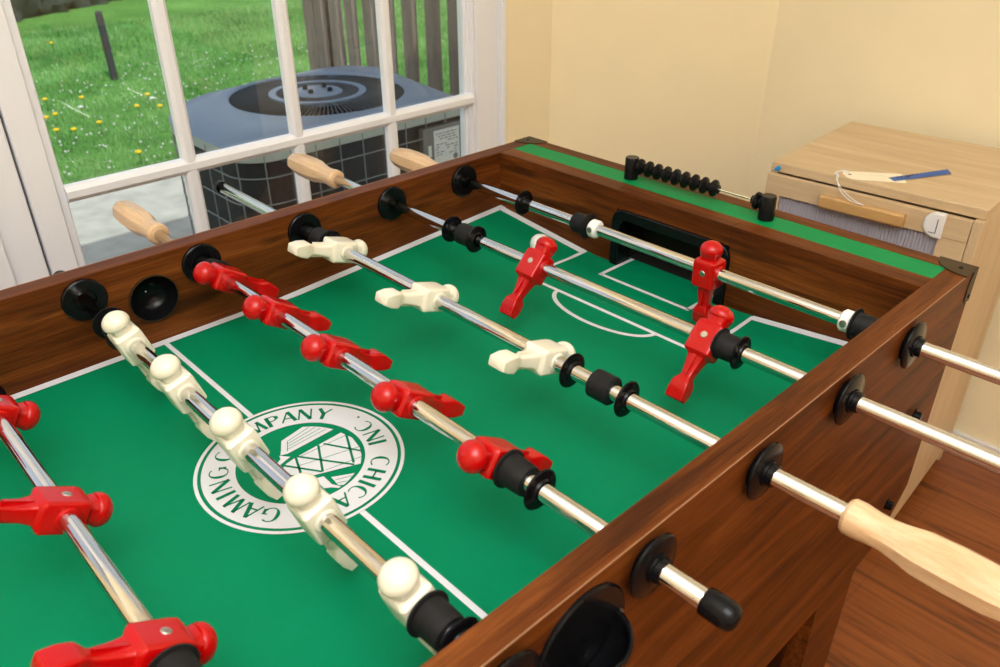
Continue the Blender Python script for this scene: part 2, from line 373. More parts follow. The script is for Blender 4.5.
# dandelions: one flower built, then copied
def dandelion(x, y, label, seedy=False, first=[None]):
    t = thing('dandelion', label, 'flower', (x, y, GZ + Z0), 0, 'dandelions in the lawn')
    if first[0] is None:
        obj('stem', tube(bmesh.new(), [(0, 0, 0), (.004, .002, .04), (.002, 0, .075)], .0022, 5), 'stemm', t, loc=(0, 0, 0))
        fl = bmesh.new(); lathe(fl, [(.070, .004), (.076, .016), (.082, .0185), (.088, .014), (.091, .004)], 'Z', n=14)
        obj('flower_head', fl, 'dand', t, loc=(0, 0, 0)); first[0] = t
    else:
        for ch in first[0].children:
            c = ch.copy(); C.objects.link(c); c.parent = t
            if seedy and 'flower_head' in ch.name: c.data = c.data.copy(); c.data.materials[0] = M['seed']
    return t
DL = [(-7.38, 1.41, 'lone yellow dandelion far up the lawn near the top left', 0), (-5.24, .68, 'yellow dandelion low at the left edge of the upper left pane', 0),
      (-5.12, .88, 'yellow dandelion just below the dark post, left of it', 0), (-4.74, .53, 'left one of two yellow dandelions close together at the left frame', 0),
      (-4.79, .60, 'right one of two yellow dandelions close together at the left frame', 0), (-4.39, .73, 'yellow dandelion in the middle of the upper left pane', 0),
      (-4.88, 1.24, 'upper yellow dandelion near the leftmost white muntin', 0), (-4.62, 1.06, 'yellow dandelion left of and below the white seed head by the muntin', 0),
      (-4.51, 1.17, 'yellow dandelion touching the leftmost white muntin', 0), (-3.62, .66, 'nearest yellow dandelion, beside the patio edge', 0),
      (-4.40, .48, 'lower left yellow dandelion of the pair near the door frame', 0), (-4.34, .56, 'lower right yellow dandelion of the pair near the door frame', 0),
      (-4.85, .78, 'grey white dandelion seed head in the middle of the lawn', 1), (-4.75, 1.22, 'grey white dandelion seed head near the leftmost muntin', 1)]
for x, y, l, s in DL: dandelion(x, y, l, bool(s))
# tiny white clover heads sprinkled through the grass
bm = bmesh.new()
for i in range(420):
    x = -3.6 - 2.6 * random.random(); sl = -(x - .957) / 1.457
    y = -.908 + sl * random.uniform(.30, .98); z = GZ + random.uniform(.02, .045); q = random.uniform(.004, .009)
    bmesh.ops.create_icosphere(bm, subdivisions=1, radius=q, matrix=Matrix.Translation((x, y, z)))
o = obj('clover_flowers', bm, 'seed'); tag(o, 'tiny white clover heads sprinkled through the near part of the lawn', 'clover', kind='stuff')
# dark post
bm = bmesh.new(); box(bm, -.022, .022, -.022, .022, 0, .48); lathe(bm, [(.48, .027), (.50, .026), (.51, .01)], 'Z', n=12)
p = obj('lawn_post', bm, 'postm', loc=(-5.87, 1.38, GZ + Z0)); p.rotation_euler = (R(0), R(-2), 0)
tag(p, 'thin dark wooden post standing alone in the lawn', 'post')
# far hedge
bm = bmesh.new()
bmesh.ops.create_grid(bm, x_segments=60, y_segments=14, size=.5)
for v in bm.verts:
    s, h = v.co.x + .5, v.co.y + .5
    x, y = -8.9 - 2.4 * s, .70 + 4.2 * s
    n = math.sin(s * 71) * math.sin(h * 13 + s * 20) * .06 + random.uniform(-.05, .05)
    v.co = (x + n - (.55 * max(0, h - .8) * 5 if h > .8 else 0), y + n * .5, GZ + h * 1.3)
h = obj('hedge', bm, 'hedge'); 
md = h.modifiers.new('thickness', 'SOLIDIFY'); md.thickness = .5; md.offset = 1
tag(h, 'dark grey green hedge along the far edge of the lawn', 'hedge')

# fence of spaced upright boards
FY = 1.60
fe = thing('fence', 'weathered grey brown fence of spaced upright boards behind the air conditioner', 'fence', (-2.6, FY, GZ + Z0))
xs = [-3.276, -3.166, -3.015, -2.867, -2.701, -2.540, -2.372, -2.195, -2.030, -1.868, -1.71, -1.55, -1.39]
for i, x in enumerate(xs):
    wd = .072 + .006 * (i > 5) + .03 * (i == 0)
    bm = bmesh.new(); prism(bm, [(x, GZ + .03), (x + wd, GZ + .03), (x + wd, .60), (x + wd * .75, .66), (x + wd * .25, .66), (x, .60)], 'Y', FY, FY + (.030 if i else .05))
    obj('board', bm, 'fence', fe)
for z in (GZ + .25, .30): obj('fence_rail', B(-3.30, -1.28, FY + .051, FY + .09, z, z + .07), 'fence', fe)
for x in (-3.25, -1.34): obj('fence_post', B(x, x + .09, FY + .091, FY + .18, GZ, .72), 'fence', fe)

# air conditioner condenser
AX0, AX1, AY0, AY1, AT = -2.13, -1.26, .13, 1.13, -.20
ac = thing('air_conditioner', 'grey blue outdoor air conditioner with round fan grille standing on the patio', 'air conditioner', ((AX0 + AX1) / 2, (AY0 + AY1) / 2, GZ + Z0))
ACP = [(-1.235, 1.025, .04), (-2.12, 1.18, .20), (-1.99, .13, .38), (-1.235, .13, .12)]     # corners of the casing with their radii
def rrect(x0, x1, y0, y1, r, n=8):
    """rounded outline of the casing, inset by x0 - AX0"""
    ins = x0 - AX0; out = []; m_ = len(ACP)
    for i in range(m_):
        p_, c_, q_ = Vector(ACP[i - 1][:2]), Vector(ACP[i][:2]), Vector(ACP[(i + 1) % m_][:2]); rr = max(.01, ACP[i][2] - ins)
        u_, v_ = (p_ - c_).normalized(), (q_ - c_).normalized(); h_ = u_.angle(v_) / 2; bi = (u_ + v_).normalized()
        cen = c_ + bi * ((rr + ins) / math.sin(h_))
        n0 = Vector((-u_.y, u_.x)); n1 = Vector((v_.y, -v_.x))
        if n0.dot(bi) > 0: n0 = -n0
        if n1.dot(bi) > 0: n1 = -n1
        for k in range(n + 1):
            d_ = (n0 * (1 - k / n) + n1 * (k / n)).normalized(); out.append(tuple(cen + d_ * rr))
    return out
cx, cy = -1.68, .675; RO = .315
# top with round opening
bm = bmesh.new(); N = 72
def ray_rr(th, x0, x1, y0, y1, r):
    # distance from (cx,cy) to the rounded outline along th
    P_ = rrect(x0, x1, y0, y1, r, 12); d_ = Vector((math.cos(th), math.sin(th))); best = 1
    for p_, q_ in zip(P_, P_[1:] + P_[:1]):
        p_ = Vector(p_) - Vector((cx, cy)); q_ = Vector(q_) - Vector((cx, cy)); e_ = q_ - p_
        den = d_.x * e_.y - d_.y * e_.x
        if abs(den) < 1e-9: continue
        t_ = (p_.x * e_.y - p_.y * e_.x) / den; u_ = (p_.x * d_.y - p_.y * d_.x) / den
        if t_ > 0 and -1e-6 <= u_ <= 1 + 1e-6: best = t_
    return best
rings = []
for kind in range(5):
    ring = []
    for k in range(N):
        th = 2 * PI * (k + .5) / N; D = ray_rr(th, AX0, AX1, AY0, AY1, .13)
        rr, z = ((RO, AT - .03), (RO, AT + .010), (RO + .012, AT + .016), (D - .02, AT + .004), (D, AT - .008))[kind]
        ring.append(bm.verts.new((cx + rr * math.cos(th), cy + rr * math.sin(th), z)))
    rings.append(ring)
for a, b in zip(rings, rings[1:]):
    for k in range(N): bm.faces.new((a[k], a[(k + 1) % N], b[(k + 1) % N], b[k]))
obj('top_cover', bm, 'acblue', ac)
bm = bmesh.new(); P_ = rrect(AX0, AX1, AY0, AY1, .13, 12); Q_ = rrect(AX0 + .004, AX1, AY0, AY1, .13, 12)
va, vb, vc = [[bm.verts.new((x, y, z)) for x, y in pp_] for pp_, z in ((P_, AT - .008), (P_, AT - .040), (Q_, AT - .040))]
for A_, B_ in ((va, vb), (vb, vc)):
    for k in range(len(P_)): j = (k + 1) % len(P_); bm.faces.new((A_[k], A_[j], B_[j], B_[k]))
obj('cover_skirt', bm, 'acskirt', ac)
# fan grille
bm = bmesh.new()
for k in range(110):
    a = 2 * PI * k / 110; b = a + .06
    tube(bm, [(cx + .075 * math.cos(b), cy + .075 * math.sin(b), AT + .016), (cx + .2 * math.cos(b), cy + .2 * math.sin(b), AT + .012), (cx + RO * math.cos(a), cy + RO * math.sin(a), AT + .006)], .0026, 4)
obj('fan_grille', bm, 'acgrille', ac)
bm = bmesh.new(); lathe(bm, [(AT + .006, .150), (AT + .020, .150), (AT + .020, .176), (AT + .006, .176), (AT + .006, .150)], 'Z', (cx, cy, 0), 48, caps=False)
obj('grille_ring', bm, 'acblue', ac)
bm = bmesh.new(); lathe(bm, [(AT + .004, .09), (AT + .018, .09), (AT + .024, .08), (AT + .024, .005)], 'Z', (cx, cy, 0), 40)
hub = obj('grille_hub', bm, 'acblue', ac)
for k in range(4):
    a = R(30 + 90 * k); bm = bmesh.new(); lathe(bm, [(AT + .024, .010), (AT + .036, .009), (AT + .038, .004)], 'Z', (cx + .05 * math.cos(a), cy + .05 * math.sin(a), 0), 10)
    obj('bolt', bm, 'acdark', hub)
bm = bmesh.new()
for k in range(5):
    a = 2 * PI * k / 5
    v = [bm.verts.new((cx + r_ * math.cos(a + o_), cy + r_ * math.sin(a + o_), AT - z_)) for r_, o_, z_ in ((.05, 0, .06), (.28, -.1, .05), (.28, .5, .10), (.05, .5, .09))]
    bm.faces.new(v)
bmesh.ops.solidify(bm, geom=bm.faces, thickness=.004)
obj('fan_blades', bm, 'acdark', ac)
bm = bmesh.new(); prism(bm, rrect(AX0 + .02, AX1 - .02, AY0 + .02, AY1 - .02, .125), 'Z', GZ + .04, AT - .16)
ol = rrect(AX0 + .02, AX1 - .02, AY0 + .02, AY1 - .02, .125); il = rrect(AX0 + .05, AX1 - .05, AY0 + .05, AY1 - .05, .11)
a_ = [bm.verts.new((*p_, AT - .16)) for p_ in ol]; b_ = [bm.verts.new((*p_, AT - .04)) for p_ in ol]; c_ = [bm.verts.new((*p_, AT - .04)) for p_ in il]; d_ = [bm.verts.new((*p_, AT - .16)) for p_ in il]
for A_, B_ in ((a_, b_), (b_, c_), (c_, d_)):
    for k in range(len(ol)): j = (k + 1) % len(ol); bm.faces.new((A_[k], A_[j], B_[j], B_[k]))
obj('coil_core', bm, 'acdark', ac)
bm = bmesh.new(); path = rrect(AX0, AX1, AY0, AY1, .13, 8)
for z in [AT - .09 - .085 * k for k in range(8)]:
    tube(bm, [(*p_, z) for p_ in path + [path[0]]], .0023, 5)
import itertools
peri = []; 
for (x0, y0), (x1, y1) in zip(path, path[1:] + [path[0]]):
    peri.append((math.dist((x0, y0), (x1, y1)), (x0, y0), (x1, y1)))
acc, nxt = 0, 0
for L, a, b in peri:
    while nxt < acc + L:
        f = (nxt - acc) / L; x, y = a[0] + (b[0] - a[0]) * f, a[1] + (b[1] - a[1]) * f
        tube(bm, [(x, y, GZ + .05), (x, y, AT - .02)], .0023, 5); nxt += .088
    acc += L
obj('wire_guard', bm, 'wire', ac)
bm = bmesh.new(); prism(bm, rrect(AX0 - .005, AX1 + .005, AY0 - .005, AY1 + .005, .13), 'Z', GZ, GZ + .05)
obj('base_pan', bm, 'acpanel', ac)
sp = obj('service_panel', B(AX1 - .03, AX1 + .028, .80, 1.02, GZ + .05, AT - .058), 'acpanel', ac, bevel=.006)
lb = obj('rating_label', B(AX1 + .0282, AX1 + .0295, .848, .965, -.40, -.272), 'lab', sp)
bm = bmesh.new()
rl = random.Random(3)
for k in range(9):
    z = -.283 - k * .0095; y = .856
    while y < .955:
        l = rl.uniform(.006, .02)
        if k in (0,) or rl.random() < .7: box(bm, AX1 + .0296, AX1 + .0299, y, min(y + l, .957), z - .0035, z)
        y += l + .005
lathe(bm, [(AX1 + .0296, .011), (AX1 + .0299, .011)], 'X', (0, .945, -.378), 16)
obj('label_print', bm, 'acpanel', sp)
tr = obj('warning_label', B(AX1 + .0282, AX1 + .0292, .822, .836, -.36, -.32), 'lab', sp)

# ================================================================== foosball table
W, T, TB, H = .6917, .0265, .0963, .1167
L0 = -1.2975                    # inner near end (outside the picture)
RY = [-.0825, -.228, -.381, -.5345, -.6815, -.8275]
RH = .0877
tab = thing('foosball_table', 'walnut brown foosball table with green playfield in the middle of the room', 'games table', (W / 2, -.60, 0))
def tp(name, bm, mat, parent=tab, **k): return obj(name, bm, mat, parent, **k)
AP = -.283                      # bottom of the apron
def fz(x, y):
    """height of the playfield, banked up in the two far corners"""
    u = min(x, W - x)
    return max(0.0, .0235 * (1 - u / .215 + y / .44)) if y > -.5 else 0.0
bm = bmesh.new(); nx, ny = 70, 120
G = [[bm.verts.new((W * i / nx, L0 * j / ny, fz(W * i / nx, L0 * j / ny))) for j in range(ny + 1)] for i in range(nx + 1)]
for i in range(nx):
    for j in range(ny): bm.faces.new((G[i][j], G[i + 1][j], G[i + 1][j + 1], G[i][j + 1]))
pf = tp('playfield', bm, 'field', ang=60)
tp('field_board', B(0, W, L0, 0, -.018, -.004), 'walnutX')
def strip(bm, pts, wd, lift=.0006, closed=False, sub=40):
    """flat printed line along pts (x,y), conforming to the field"""
    pts = [Vector((*p, 0)) for p in pts]; dense = []
    segs = list(zip(pts, pts[1:] + ([pts[0]] if closed else [])))[: len(pts) if closed else len(pts) - 1]
    if closed or len(pts) > 6: dense = pts + ([pts[0]] if closed else [])
    else:
        for a, b in segs:
            for k in range(sub): dense.append(a.lerp(b, k / sub))
        dense.append(pts[-1])
    prev = None
    for i, p in enumerate(dense):
        if closed: dd = dense[(i + 1) % (len(dense) - 1)] - dense[i - 1 if i else -2]
        else: dd = dense[min(i + 1, len(dense) - 1)] - dense[max(i - 1, 0)]
        dd.z = 0
        n = Vector((-dd.y, dd.x, 0)).normalized() * wd / 2
        cur = []
        for q in (p + n, p - n):
            cur.append(bm.verts.new((q.x, q.y, fz(min(max(q.x, 0), W), q.y) + lift)))
        if prev: bm.faces.new((prev[0], prev[1], cur[1], cur[0]))
        prev = cur
bm = bmesh.new(); BW = .0122; E = .0015
strip(bm, [(E + BW / 2, 0), (E + BW / 2, L0)], BW, .0008, sub=90); strip(bm, [(W - E - BW / 2, 0), (W - E - BW / 2, L0)], BW, .0008, sub=90)
strip(bm, [(E, -E - BW / 2), (.202, -E - BW / 2)], BW, .0008); strip(bm, [(W - .193, -E - BW / 2), (W - E, -E - BW / 2)], BW, .0008)
tp('border_line', bm, 'line', pf)
PLW = .0062
bm = bmesh.new(); strip(bm, [(.199, -.004), (.194, -.1325)], PLW); strip(bm, [(W - .192, -.004), (W - .192, -.1325)], PLW); strip(bm, [(.191, -.1325), (W - .189, -.1325)], PLW)
tp('penalty_area_line', bm, 'line', pf)
bm = bmesh.new(); strip(bm, [(.268, .030), (.268, -.047)], PLW); strip(bm, [(W - .268, .030), (W - .268, -.047)], PLW); strip(bm, [(.265, -.047), (W - .265, -.047)], PLW)
tp('goal_area_line', bm, 'line', pf)
bm = bmesh.new(); strip(bm, [(W / 2 + .001 + .0865 * math.cos(a), -.1325 - .041 * math.sin(a)) for a in [PI * k / 40 for k in range(41)]], PLW, .0007)
tp('penalty_arc_line', bm, 'line', pf)
YM = -.6055
bm = bmesh.new(); strip(bm, [(BW, YM), (.2325, YM)], PLW, sub=3); tp('halfway_line', bm, 'line', pf)
bm = bmesh.new(); strip(bm, [(.4455, YM), (W - BW, YM)], PLW, sub=3)
tp('halfway_line', bm, 'line', pf)
# emblem in the middle
EX, EY = .339, -.6065
bm = bmesh.new()
def annulus(bm, r0, r1, z, n=96):
    a = [bm.verts.new((EX + r0 * math.cos(2 * PI * k / n), EY + r0 * math.sin(2 * PI * k / n), z)) for k in range(n)]
    b = [bm.verts.new((EX + r1 * math.cos(2 * PI * k / n), EY + r1 * math.sin(2 * PI * k / n), z)) for k in range(n)]
    for k in range(n): bm.faces.new((a[k], a[(k + 1) % n], b[(k + 1) % n], b[k]))
annulus(bm, .1025, .1062, .0006); annulus(bm, .0655, .0990, .0006)
em = tp('round_emblem', bm, 'line', pf)
slab = [(-0.043, 0.002), (-0.0493, 0.0318), (-0.0392, 0.0455), (-0.0222, 0.0528), (-0.0182, -0.0054), (-0.0168, -0.0133)]
slab = [(-0.043, 0.002), (-0.0493, 0.0318), (-0.0432, 0.0395), (-0.0352, 0.0465), (-0.0222, 0.0538), (-0.0195, -0.0045), (-0.022, -0.0113), (-0.030, -0.006)]
truss = [(-0.0051, -0.0176), (-0.0083, -0.0015), (-0.0116, 0.0564), (0.0041, 0.0600), (0.0238, 0.0562), (.036, .050), (0.0466, 0.0415), (0.0286, -0.0048), (0.0118, -0.0206), (0.0044, -0.0232)]
p3 = [(0.0437, 0.0076), (0.0549, 0.0285), (0.0605, 0.0165), (0.0625, 0.0099), (0.0591, 0.006)]
p4 = [(0.0342, -0.0057), (0.0375, 0.0028), (0.0535, 0.0023), (0.0625, 0.0070), (.0630, .004), (0.0569, -0.001), (0.0532, -0.0071)]
p5 = [(-.0225, -.0125), (-.013, -.005), (-.009, -.0185), (-.001, -.029), (-.004, -.032), (-.0125, -.0215), (-.0165, -.0145)]
bm = bmesh.new()
for P_ in (slab, truss, p3, p4, p5):
    f = bm.faces.new([bm.verts.new((EX + x, EY + y, .0006)) for x, y in P_])
bmesh.ops.triangulate(bm, faces=bm.faces)
tp('emblem_building', bm, 'line', pf)
bm = bmesh.new()
def ln(a, b, wd, z=.0009): strip(bm, [(EX + a[0], EY + a[1]), (EX + b[0], EY + b[1])], wd, z, sub=1)
for a, b in (((-.0077, .0319), (.0308, .0542)), ((-.0094, .0265), (.0309, .0061)), ((-.0054, .059), (.0407, .037)), ((-.0083, .0002), (.0438, .0357)), ((-.0083, -.0015), (.0222, -.0131)), ((-.0051, -.0176), (.0304, .0056))): ln(a, b, .0026)
for a, b in (((-.0378, .0062), (-.0231, -.0025)), ((-.0378, .0062), (-.0437, .0368)), ((-.0339, .0039), (-.0386, .0413)), ((-.0298, .0015), (-.0332, .0445)), ((-.0257, -.0009), (-.0278, .0478)),
             ((-.0061, .0025), (-.0037, .0569)), ((.0056, -.0082), (.0227, .0561)), ((.031, .0096), (.0384, .0498)), ((.0503, .0078), (.0568, .0240)), ((.0557, .0068), (.0601, .016))): ln(a, b, .0007)
tp('emblem_linework', bm, 'gprint', pf)
def glyph(ch, size):
    cu = bpy.data.curves.new('t', 'FONT'); cu.body = ch; cu.size = size; cu.align_x = 'CENTER'; cu.align_y = 'CENTER'; cu.fill_mode = 'FRONT' if hasattr(cu, 'fill_mode') else cu.fill_mode
    to = bpy.data.objects.new('t', cu); C.objects.link(to)
    me = bpy.data.meshes.new_from_object(to.evaluated_get(bpy.context.evaluated_depsgraph_get()))
    out = ([v.co.copy() for v in me.vertices], [tuple(p_.vertices) for p_ in me.polygons])
    bpy.data.objects.remove(to); bpy.data.curves.remove(cu); bpy.data.meshes.remove(me)
    return out
# serif-like strokes: every letter drawn from thick and thin bars in a unit box
def LET(ch):
    k, t = .215, .095
    return {'C': ('arc', 50, 310, k), 'G': ('arc', 50, 325, k), 'O': ('arc', 0, 360, k), 'I': [((0, -.5), (0, .5), k)],
            'H': [((-.3, -.5), (-.3, .5), k), ((.3, -.5), (.3, .5), k), ((-.3, 0), (.3, 0), t)],
            'A': [((-.38, -.5), (0, .5), t), ((.02, .5), (.36, -.5), k), ((-.25, -.15), (.22, -.15), t)],
            'M': [((-.45, -.5), (-.34, .5), t), ((-.34, .5), (0, -.45), k), ((0, -.45), (.34, .5), t), ((.34, .5), (.44, -.5), k)],
            'N': [((-.33, -.5), (-.33, .5), t), ((-.33, .5), (.33, -.5), k), ((.33, -.5), (.33, .5), t)],
            'P': [((-.25, -.5), (-.25, .5), k), ((-.25, .46), (.08, .46), t), ((.08, .46), (.27, .36), t), ((.27, .40), (.27, .12), k), ((.27, .14), (.08, .02), t), ((.08, .02), (-.25, .02), t)],
            'Y': [((-.36, .5), (0, .0), k), ((.36, .5), (0, .0), t), ((0, .03), (0, -.5), k)], '.': [((-.07, -.43), (.07, -.43), .14)]}[ch]
def letter(bm, ch, ang, rad, size, inward=False):
    a = R(ang); c = Vector((EX + rad * math.cos(a), EY + rad * math.sin(a)))
    up = Vector((math.cos(a), math.sin(a))) * (-1 if inward else 1); rt = Vector((up.y, -up.x))
    def Q(x, y, z=.0009): q = c + rt * x * size + up * y * size; return (q.x, q.y, z)
    Ld = LET(ch)
    if Ld[0] == 'arc':
        a0, a1, k = Ld[1:]; n = 26; pr = None
        for i in range(n + 1):
            t = R(a0 + (a1 - a0) * i / n); wd = .065 + (k - .065) * abs(math.cos(t)) ** 1.2
            o_ = .5; i_ = o_ - wd
            cur = [bm.verts.new(Q(.92 * o_ * math.cos(t), o_ * math.sin(t))), bm.verts.new(Q(.92 * i_ * math.cos(t), (o_ - .06) * math.sin(t)))]
            if pr: bm.faces.new((pr[0], pr[1], cur[1], cur[0]))
            pr = cur
        if ch == 'G':
            for (p0, p1, wd) in (((.36, -.36), (.36, -.02), .15), ((.16, -.02), (.46, -.02), .06)): bar(bm, Q, p0, p1, wd)
        return
    for p0, p1, wd in Ld: bar(bm, Q, p0, p1, wd)
def bar(bm, Q, p0, p1, wd):
    d_ = Vector(p1) - Vector(p0); n = Vector((-d_.y, d_.x)).normalized() * wd / 2
    p0, p1 = Vector(p0), Vector(p1)
    bm.faces.new([bm.verts.new(Q(*q)) for q in (p0 + n, p0 - n, p1 - n, p1 + n)])
bm = bmesh.new()
for s_ in (('CHICAGO', (44.4, 30.5, 19.8, 9.5, -2.5, -15.5, -29)), ('GAMING', (-52, -66, -80, -93, -104, -119.5)), ('COMPANY', (-139, -157, -175, 170.5, 158.5, 145.5, 131))):
    for ch, a in zip(*s_): letter(bm, ch, a, .0818, .0196)
for ch, a in zip('INC.', (68, 77.5, 93, 104)): letter(bm, ch, a, .0805, .0196, inward=True)
tp('emblem_lettering', bm, 'gprint', pf)

# side walls with outline of apron and legs, end walls, rails
def side(x0, x1, name):
    ye = L0 - TB
    pts = [(TB, H), (TB, -.215), (.030, -.283), (-.028, -.290), (-.036, F), (-.133, F), (-.133, AP), (ye + .17, AP), (ye + .17, F), (ye + .07, F), (ye + .06, -.29), (ye, -.215), (ye, H)]
    bm = bmesh.new(); prism(bm, pts, 'X', x0, x1); return tp(name, bm, 'walnutY', bevel=.0012, sm=False)
lw = side(-T, 0, 'side_wall'); side(W, W + T, 'side_wall')
# round hole of the ball entry cup, cut through the left wall
cut = obj('cutter', lathe(bmesh.new(), [(-T - .01, .0298), (.01, .0298)], 'X', (0, -.603, .061), 48), 'black', tab)
md = lw.modifiers.new('hole', 'BOOLEAN'); md.operation = 'DIFFERENCE'; md.object = cut; md.solver = 'EXACT'
me = bpy.data.meshes.new_from_object(lw.evaluated_get(bpy.context.evaluated_depsgraph_get()))
lw.modifiers.clear(); lw.data = me; bpy.data.objects.remove(cut)
for x0 in (-T - .0002, W + T - .0009): tp('edge_highlight', B(x0 + (.0003 if x0 > 0 else 0), x0 + (.0011 if x0 > 0 else .0008), L0 - TB, TB - .037, H - .0009, H + .0002), 'edge', sm=False)  # thin paler strip paints the highlight along the outer top edges
# leg boards facing across and recess panels between the legs
tp('leg_board', B(.0, .09, -.06, -.036, F, -.285), 'walnutZ'); tp('leg_board', B(W - .09, W, -.06, -.036, F, -.285), 'walnutZ')
tp('leg_brace', B(.02, W - .02, -.30, -.28, F + .10, -.29), 'walnutZ')
tp('bottom_panel', B(.0, W, L0, 0, -.25, -.235), 'walnutX')
GX0, GX1, GH = .2530, .4465, .088
bm = B(0, GX0, 0, .031, -.04, H, GX1, W, 0, .031, -.04, H, GX0, GX1, 0, .031, GH, H, 0, GX0, .031, .0725, -.2, H - .013, GX1, W, .031, .0725, -.2, H - .013, GX0, GX1, .031, .0725, GH, H - .013, GX0, GX1, .0, .0725, -.2, -.003, 0, W, .0725, TB, -.215, H)
tp('end_wall', bm, 'walnutX', bevel=.0008, sm=False)
tp('rail_inlay', B(-.0005, W + .0005, .031, .0725, H - .012, H - .0006), 'rail', sm=False)
tp('end_wall', B(0, W, L0 - TB, L0, -.215, H), 'walnutX', bevel=.0008, sm=False)
# goal
go = tp('goal_pocket', B(GX0 + .001, GX1 - .001, .066, .072, -.002, GH - .001, GX0 + .0005, GX0 + .003, .03, .07, -.002, GH - .001, GX1 - .003, GX1 - .0005, .03, .07, -.002, GH - .001, GX0 + .001, GX1 - .001, .03, .07, GH - .003, GH - .0005, GX0 + .001, GX1 - .001, .031, .07, -.0025, -.001), 'darkhole')
tp('goal_sill', B(GX0 + .006, GX1 - .006, .0, .031, -.003, -.0002), 'field', go)
bm = bmesh.new()
def arch(x0, x1, z1, r, n=8):
    pts = [(x0, -.001)]
    for k in range(n + 1): a = PI - PI / 2 * k / n; pts.append((x0 + r + r * math.cos(a), z1 - r + r * math.sin(a)))
    for k in range(n + 1): a = PI / 2 - PI / 2 * k / n; pts.append((x1 - r + r * math.cos(a), z1 - r + r * math.sin(a)))
    pts.append((x1, -.001)); return pts
o_ = arch(GX0 - .004, GX1 + .004, GH + .002, .020); i_ = arch(GX0 + .011, GX1 - .011, GH - .013, .012)
for y0, y1 in ((-.006, .026),):
    v = [[bm.verts.new((x, y, z)) for x, z in P_] for P_, y in ((o_, y0), (i_, y0), (i_, y1), (o_, y1))]
    for a, b in zip(v, v[1:] + [v[0]]):
        for k in range(len(a) - 1): bm.faces.new((a[k], a[k + 1], b[k + 1], b[k]))
tp('goal_frame', bm, 'black', go, bevel=.0015)
# bronze corner caps
for sx in (0, 1):
    xo = W + T if sx else -T; dx = -1 if sx else 1
    
    pts = [(xo + dx * -.0012, TB + .0012)] + [(xo + dx * .043 * math.cos(t), TB + .0012 - .037 * math.sin(t)) for t in [PI / 2 * k / 14 for k in range(15)]] + [(xo - dx * .0012, TB - .0358)]
    bm = bmesh.new(); prism(bm, pts if sx else pts[::-1], 'Z', H, H + .0014)
    fx0, fx1 = sorted((xo, xo - dx * .0014))
    prism(bm, [(TB + .0012, H + .0014), (TB - .012, H + .0014), (TB - .018, H - .02), (TB - .016, H - .038), (TB - .012, H - .042), (TB + .0012, H - .042)], 'X', fx0, fx1)
    a0, a1 = sorted((xo, xo + dx * .014)); box(bm, a0, a1, TB, TB + .0014, H - .042, H + .0014)
    cp = tp('corner_cap', bm, 'bronze', sm=False)
    bm = bmesh.new(); lathe(bm, [(H + .0014, .0028), (H + .0026, .002)], 'Z', (xo + dx * .013, TB - .016, 0), 10); tp('cap_screw', bm, 'darkhole', cp); bm = bmesh.new()
    lathe(bm, [((fx1 if sx else fx0), .0028), ((fx1 + .0012 if sx else fx0 - .0012), .002)], 'X', (0, TB - .007, H - .034), 10)
    tp('cap_screw', bm, 'darkhole', cp)
# end bolts on the near side
for z in (-.060, -.205):
    bm = bmesh.new(); lathe(bm, [(W + T, .008), (W + T + .002, .008), (W + T + .0025, .0065), (W + T + .008, .006), (W + T + .009, .004)], 'X', (0, .024, z), 6 if z < -.1 else 14)
    tp('bolt', bm, 'black', sm=False)
# ball entry cups
bm = bmesh.new()
cz, cyy = .064, -.603
lathe(bm, [(.0022, .0305), (.0024, .0295), (-.0005, .0288), (-.008, .0275), (-.016, .0235), (-.022, .016), (-.0245, .008), (-.025, .001)], 'X', (0, cyy, cz - .003), 40, caps=False)
bm2 = bm
cupL = tp('ball_entry_cup', bm2, 'black')
bm = bmesh.new(); lathe(bm, [(.0, .0312), (.0026, .0312), (.0028, .0298), (.0, .0296), (.0, .0312)], 'X', (0, cyy, cz - .003), 40, caps=False)
tp('cup_rim', bm, 'bronze', cupL)
XO = W + T
bm = bmesh.new(); lathe(bm, [(XO, .046), (XO + .002, .046), (XO + .0035, .0445), (XO + .0035, .001)], 'X', (0, -.606, .062), 48, caps=False)
cupR = tp('ball_entry_cup', bm, 'black')
# the hood of the cup: half bowl standing out of the plate, open at the top
bm = bmesh.new(); n1, n2 = 24, 10; Gd = []
for i in range(n1 + 1):
    a = PI + PI * i / n1          # lower half
    row = []
    for j in range(n2 + 1):
        b = PI / 2 * j / n2
        row.append(bm.verts.new((XO + .001 + .034 * math.sin(b), -.606 + .035 * math.cos(a) * math.cos(b), .069 + .038 * math.sin(a) * math.cos(b))))
    Gd.append(row)
for i in range(n1):
    for j in range(n2): bm.faces.new((Gd[i][j], Gd[i + 1][j], Gd[i + 1][j + 1], Gd[i][j + 1]))
ch = tp('cup_scoop', bm, 'black', cupR); md = ch.modifiers.new('thickness', 'SOLIDIFY'); md.thickness = .003; md.offset = 0
bm = bmesh.new(); lathe(bm, [(XO + .0035, .0035), (XO + .0050, .003), (XO + .0052, .001)], 'X', (0, -.567, .062), 12)
tp('cup_screw', bm, 'steel', cupR)

